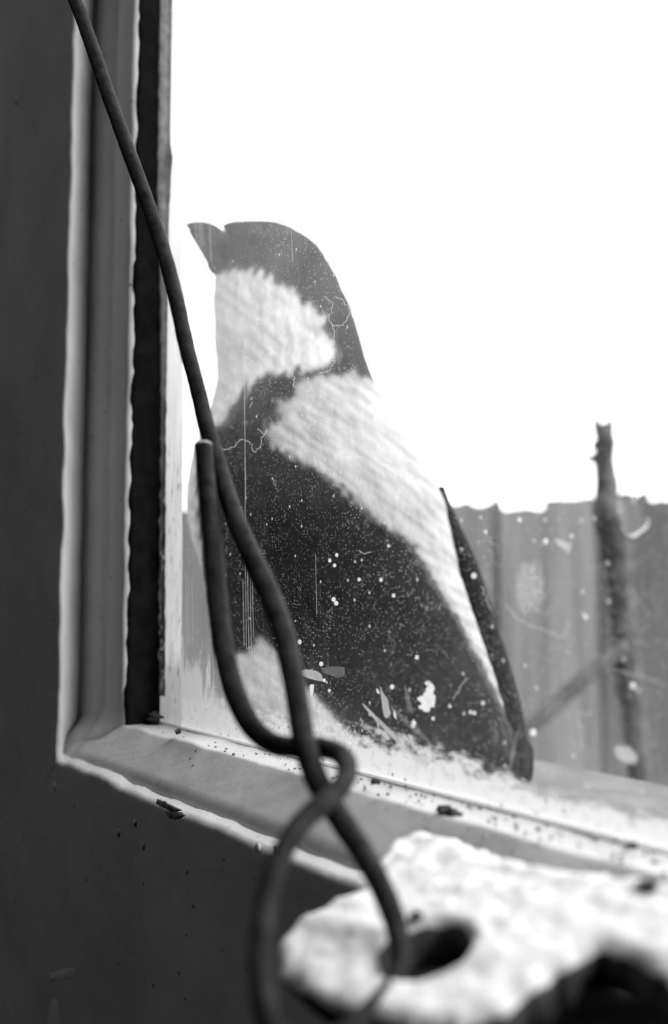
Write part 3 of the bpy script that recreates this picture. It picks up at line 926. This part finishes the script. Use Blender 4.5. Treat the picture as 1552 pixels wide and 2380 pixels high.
buf = np.ones((len(colv), 4), np.float32); buf[:, :3] = colv[:, None]
ca.data.foreach_set('color', buf.ravel())
tag(bird, 'black and white bird perched upright behind the dusty pane, beak raised to the left', 'bird')

M_BEAK = mat_plain('dark_horn', .018, .6, .2, 300, 600, .2, .0003, .12)
M_EYE = mat_plain('eye', .006, .3, .1, 300, 600, .0, .0003, .08)
M_BLACKF = mat_plain('black_feather', .010, .75, .3, 300, 700, .5, .0006, .12)
M_LEG = mat_plain('leg_scales', .05, .5, .3, 500, 900, .6, .0004)

def mandible(name, tp, bt, wbase):
    """a half beak from tip to base; tp and bt are the upper and the lower outline, tip first"""
    T_ = catmull(tp, 8); B_ = catmull(bt, 8)
    n = min(len(T_), len(B_))
    V, FC = [], []
    for i in range(n):
        h1, z1 = bl(*T_[i]); h2, z2 = bl(*B_[i])
        t = i / (n - 1)
        wv = wbase * (t ** .8 * .95 + .03)
        for k in range(16):
            a = 2 * math.pi * k / 16
            s_ = (1 - math.cos(a)) / 2
            V.append(b3(h1 + (h2 - h1) * s_, z1 + (z2 - z1) * s_, wv * math.sin(a)))
    for i in range(n - 1):
        for k in range(16):
            k2 = (k + 1) % 16
            FC.append((i * 16 + k, i * 16 + k2, (i + 1) * 16 + k2, (i + 1) * 16 + k))
    FC.append(tuple(range(16))); FC.append(tuple((n - 1) * 16 + k for k in range(16)))
    o = fix_normals(obj(name, V, FC, M_BEAK, bird))
    return o
mandible('upper_mandible', [(430, 521), (448, 516), (475, 516), (503, 525), (530, 545), (575, 575)], [(431, 525), (446, 541), (466, 562), (488, 584), (515, 604), (570, 634)], .0085)
mandible('lower_mandible', [(438, 532), (449, 542), (467, 558), (490, 578), (515, 596), (565, 618)], [(440, 543), (452, 563), (465, 585), (478, 608), (494, 637), (560, 668)], .0078)
for s in (-1, 1):
    h, z = bl(604, 584)
    V, FC = lump(b3(h, z, s * .0166), .0024, 1, (1, 1, 1), 3, 0)
    obj('eye', V, FC, M_EYE, bird)

# near wing lying along the flank: a shell of coverts and six long flight feathers
def body_d(px, py):
    i = int(np.argmin(np.abs(ys_ - py)))
    xc = (XL[i] + XR[i]) / 2; hwp = (XR[i] - XL[i]) / 2
    hl, _ = bl(XL[i], py); hr, _ = bl(XR[i], py)
    q = max(0.0, 1 - ((px - xc) / hwp) ** 2)
    return (hr - hl) * DR[i] * math.sqrt(q)
def on_body(px, py):
    """where the near flank is seen at a pixel: (along, up, half depth there)"""
    d = 0.0
    for _ in range(6):
        p = on_plane(px, py, BP - BN * d, BN)
        x0, y0 = proj(p + BN * d)
        d = .5 * d + .5 * body_d(x0, y0)
    p = on_plane(px, py, BP - BN * d, BN)
    return (p - BP).dot(BH), p.z, d
def wing_shell(side):
    wr = np.array([(1090, 640, 700), (1150, 600, 800), (1220, 575, 880), (1300, 570, 972), (1400, 580, 1038), (1500, 625, 1094), (1600, 720, 1146), (1680, 820, 1182), (1740, 900, 1198), (1790, 1010, 1206)], float)
    V, FC = [], []
    ny, nx = 70, 40
    yy = np.linspace(1090, 1790, ny)
    xl, xr = np.interp(yy, wr[:, 0], wr[:, 1]), np.interp(yy, wr[:, 0], wr[:, 2])
    for i in range(ny):
        for j in range(nx):
            t = j / (nx - 1)
            px = xl[i] + (xr[i] - xl[i]) * t
            e = min(1, 5 * t, 5 * (1 - t), 6 * i / ny + .05)
            h, z, dd = on_body(px, yy[i])
            ov = .0016 * e + .0005 * fbm(px * .03, yy[i] * .01, 3) * e - .0004
            V.append(b3(h, z, side * (dd + ov)))
    for i in range(ny - 1):
        for j in range(nx - 1):
            FC.append((i * nx + j, i * nx + j + 1, (i + 1) * nx + j + 1, (i + 1) * nx + j))
    o = fix_normals(obj('wing', V, FC, M_BLACKF, bird))
    for k in range(6):
        s0 = (700 + 48 * k, 1330 + 20 * k); s1 = (985 + 40 * k, 1775 + 6 * k)
        V, FC = [], []
        n = 24
        for i in range(n):
            t = i / (n - 1)
            cx, cy = s0[0] + (s1[0] - s0[0]) * t, s0[1] + (s1[1] - s0[1]) * t
            wd = 26 * math.sin(math.pi * min(1, .12 + t * .85)) ** .5
            for q in (-1, 0, 1):
                x, y = cx + q * wd * .84, cy - q * wd * .54
                h, z, dd = on_body(x, y)
                V.append(b3(h, z, side * (dd + .0019 + .0003 * (1 - abs(q)) + .0001 * k)))
        for i in range(n - 1):
            for j in range(2):
                FC.append((i * 3 + j, i * 3 + j + 1, (i + 1) * 3 + j + 1, (i + 1) * 3 + j))
        obj('flight_feather', V, FC, M_BLACKF, o)
    return o
wing_shell(-1)

def blade(name, rws, d0_, th, mat, parent, label=None):
    rws = np.array(rws, float)
    yy = np.linspace(rws[0, 0], rws[-1, 0], 60)
    a, b = np.interp(yy, rws[:, 0], rws[:, 1]), np.interp(yy, rws[:, 0], rws[:, 2])
    a, b = sm(a, 3), sm(b, 3)
    V, FC = [], []
    for i in range(60):
        q1 = on_plane(a[i], yy[i], BP + BN * d0_, BN); q2 = on_plane(b[i], yy[i], BP + BN * d0_, BN)
        h1, h2, z = (q1 - BP).dot(BH), (q2 - BP).dot(BH), q1.z
        for k in range(12):
            t = 2 * math.pi * k / 12
            V.append(b3((h1 + h2) / 2 - (h2 - h1) / 2 * math.cos(t), z, d0_ + th * math.sin(t)))
    for i in range(59):
        for k in range(12):
            k2 = (k + 1) % 12
            FC.append((i * 12 + k, i * 12 + k2, (i + 1) * 12 + k2, (i + 1) * 12 + k))
    FC.append(tuple(range(12))); FC.append(tuple(59 * 12 + k for k in range(12)))
    return fix_normals(obj(name, V, FC, mat, parent))
blade('wing', [(1136, 1016, 1026), (1160, 1000, 1044), (1200, 1010, 1060), (1300, 1030, 1108), (1450, 1070, 1157), (1600, 1120, 1203), (1700, 1150, 1224), (1780, 1180, 1232)], .010, .010, M_BLACKF, bird)
for k in range(3):
    blade('tail_feather', [(1668, 1158 + 12 * k, 1176 + 12 * k), (1740, 1150 + 24 * k, 1192 + 24 * k), (1800, 1158 + 26 * k, 1196 + 22 * k), (1812, 1168 + 26 * k, 1186 + 24 * k)], -.004 + .007 * k, .003, M_BLACKF, bird)
SILL_Z = CAM.z - .0775
for (px, d) in ((668, -.014), (760, .014)):
    h, z = bl(px, 1690)
    h2 = h + .004
    zz = SILL_Z + .0022
    top_ = b3(h, z, d); ank = b3(h2, zz + .002, d)
    c_ = catmull([tuple(top_), tuple(top_ * .5 + ank * .5 + BH * .002), tuple(ank)], 8)
    V, FC = tube(c_, [.0022] * len(c_), 10, .08, 500)
    leg = fix_normals(obj('leg', V, FC, M_LEG, bird))
    for t in (-28, 0, 28, 180):
        v = (-BH * math.cos(math.radians(t)) + BN * math.sin(math.radians(t))) * .014
        e_ = ank + v; e_.z = zz - .0006
        c_ = catmull([tuple(ank), tuple(ank + v * .5 + Vector((0, 0, .0008))), tuple(e_)], 6)
        V, FC = tube(c_, np.linspace(.0018, .0007, len(c_)), 8)
        obj('toe', V, FC, M_LEG, leg)

# ------------------------------------------------------------------ beyond the glass: fence and broken stake
FY = 1.25
fence = empty('board_fence', Matrix.Translation(at(1200, HOR, FY) * 1.0))
fence.location.z = 0
tag(fence, 'grey fence of rough upright boards with a ragged top, blurred behind the bird', 'fence')
bm_m = []
for k, b in enumerate((.235, .225, .245, .13)):
    m = NT('weathered_board')
    vv_ = m.ramp(m.noise(1.0, 5, .6, m.coord((60, 60, 3))), .3, .7, b * .8, b * 1.15)
    m.bsdf(m.grey(vv_), .9, m.bump(m.noise(1.0, 4, .6, m.coord((90, 90, 5))), .6, .003), .1)
    bm_m.append(m.m)
edges = [-330, -170, -20, 130, 300, 430, 560, 700, 860, 1000, 1158, 1272, 1392, 1508, 1640, 1790, 1950, 2100]
tops = [1170, 1185, 1160, 1175, 1185, 1180, 1170, 1180, 1175, 1172, 1182, 1160, 1148, 1162, 1170, 1150, 1180]
for k in range(len(tops)):
    x0, x1 = edges[k] + .6, edges[k + 1] - .6
    dep = FY + .003 * ((k % 2) * 2 - 1) + .003 * nz(k * 3.3)
    V, FC = [], []
    nx = 14
    for j in range(nx + 1):
        px = x0 + (x1 - x0) * j / nx
        ty = tops[k] + 12 * fbm(px * .03, k * 1.7, 0, 4)
        if 1130 < px < 1165: ty -= 26 * (px - 1130) / 35
        P = at(px, ty, dep)
        for dy in (0, .022):
            V.append((P.x, P.y + dy, P.z)); V.append((P.x, P.y + dy, .0))
    for j in range(nx):
        q, s_ = j * 4, (j + 1) * 4
        FC += [(q, q + 1, s_ + 1, s_), (q + 2, s_ + 2, s_ + 3, q + 3), (q, s_, s_ + 2, q + 2)]
    FC += [(0, 2, 3, 1), (nx * 4, nx * 4 + 1, nx * 4 + 3, nx * 4 + 2)]
    o = obj('board', V, FC, bm_m[3 if k >= 12 else k % 3], None, False)
    fix_normals(o)
    o.parent = fence
    o.matrix_parent_inverse = Matrix.Translation(-fence.location)
zr = at(1200, 1700, FY).z
V, FC = box(at(-330, 1200, FY).x, at(2100, 1200, FY).x, FY + .04, FY + .075, .45, .53)
o = obj('rail', V, FC, bm_m[1], None, False); o.parent = fence; o.matrix_parent_inverse = Matrix.Translation(-fence.location)

SY_ = 1.02
stake = empty('broken_stake', Matrix.Translation((at(1490, 1790, SY_).x, SY_, 0)))
tag(stake, 'dark broken stake with a splintered top leaning before the grey fence', 'stake')
sp_ = [(1398, 985, 22), (1404, 1010, 30), (1408, 1060, 36), (1408, 1120, 40), (1412, 1180, 50), (1424, 1240, 56), (1436, 1320, 48), (1446, 1420, 44), (1458, 1540, 42), (1470, 1660, 40), (1486, 1780, 38), (1540, 2200, 38), (1600, 2700, 38), (1660, 3300, 38), (1690, 3800, 38)]
pts = [tuple(at(x, y, SY_)) + (1.3 * wd * SY_ / F / 2,) for x, y, wd in sp_]
c = catmull(pts, 8)
c = c[c[:, 2] > 0.0]
V, FC = tube(c[:, :3], c[:, 3], 14, .35, 45)
def sub(nm, V, FC):
    o = fix_normals(obj(nm, V, FC, M_STAKE, None)); o.parent = stake; o.matrix_parent_inverse = Matrix.Translation(-stake.location); return o
sub('shaft', V, FC)
for pts in ([(1398, 1020, 30), (1388, 990, 20), (1382, 960, 6)], [(1412, 1010, 24), (1418, 985, 16), (1420, 968, 4)], [(1404, 1076, 40), (1385, 1064, 26), (1358, 1068, 8)], [(1396, 1045, 30), (1386, 1030, 18), (1374, 1042, 5)]):
    c = catmull([tuple(at(x, y, SY_)) + (wd * SY_ / F / 2,) for x, y, wd in pts], 6)
    V, FC = tube(c[:, :3], c[:, 3], 8, .3, 60)
    sub('splinter', V, FC)
c = catmull([tuple(at(x, y, d)) + (wd * SY_ / F / 2,) for x, y, wd, d in ((1455, 1500, 34, 1.0), (1380, 1558, 34, .99), (1300, 1630, 33, .98), (1235, 1690, 30, .97), (1130, 1800, 24, .96))], 8)
V, FC = tube(c[:, :3], c[:, 3], 10, .15, 40)
tag(sub('brace', V, FC), 'slanting brace')
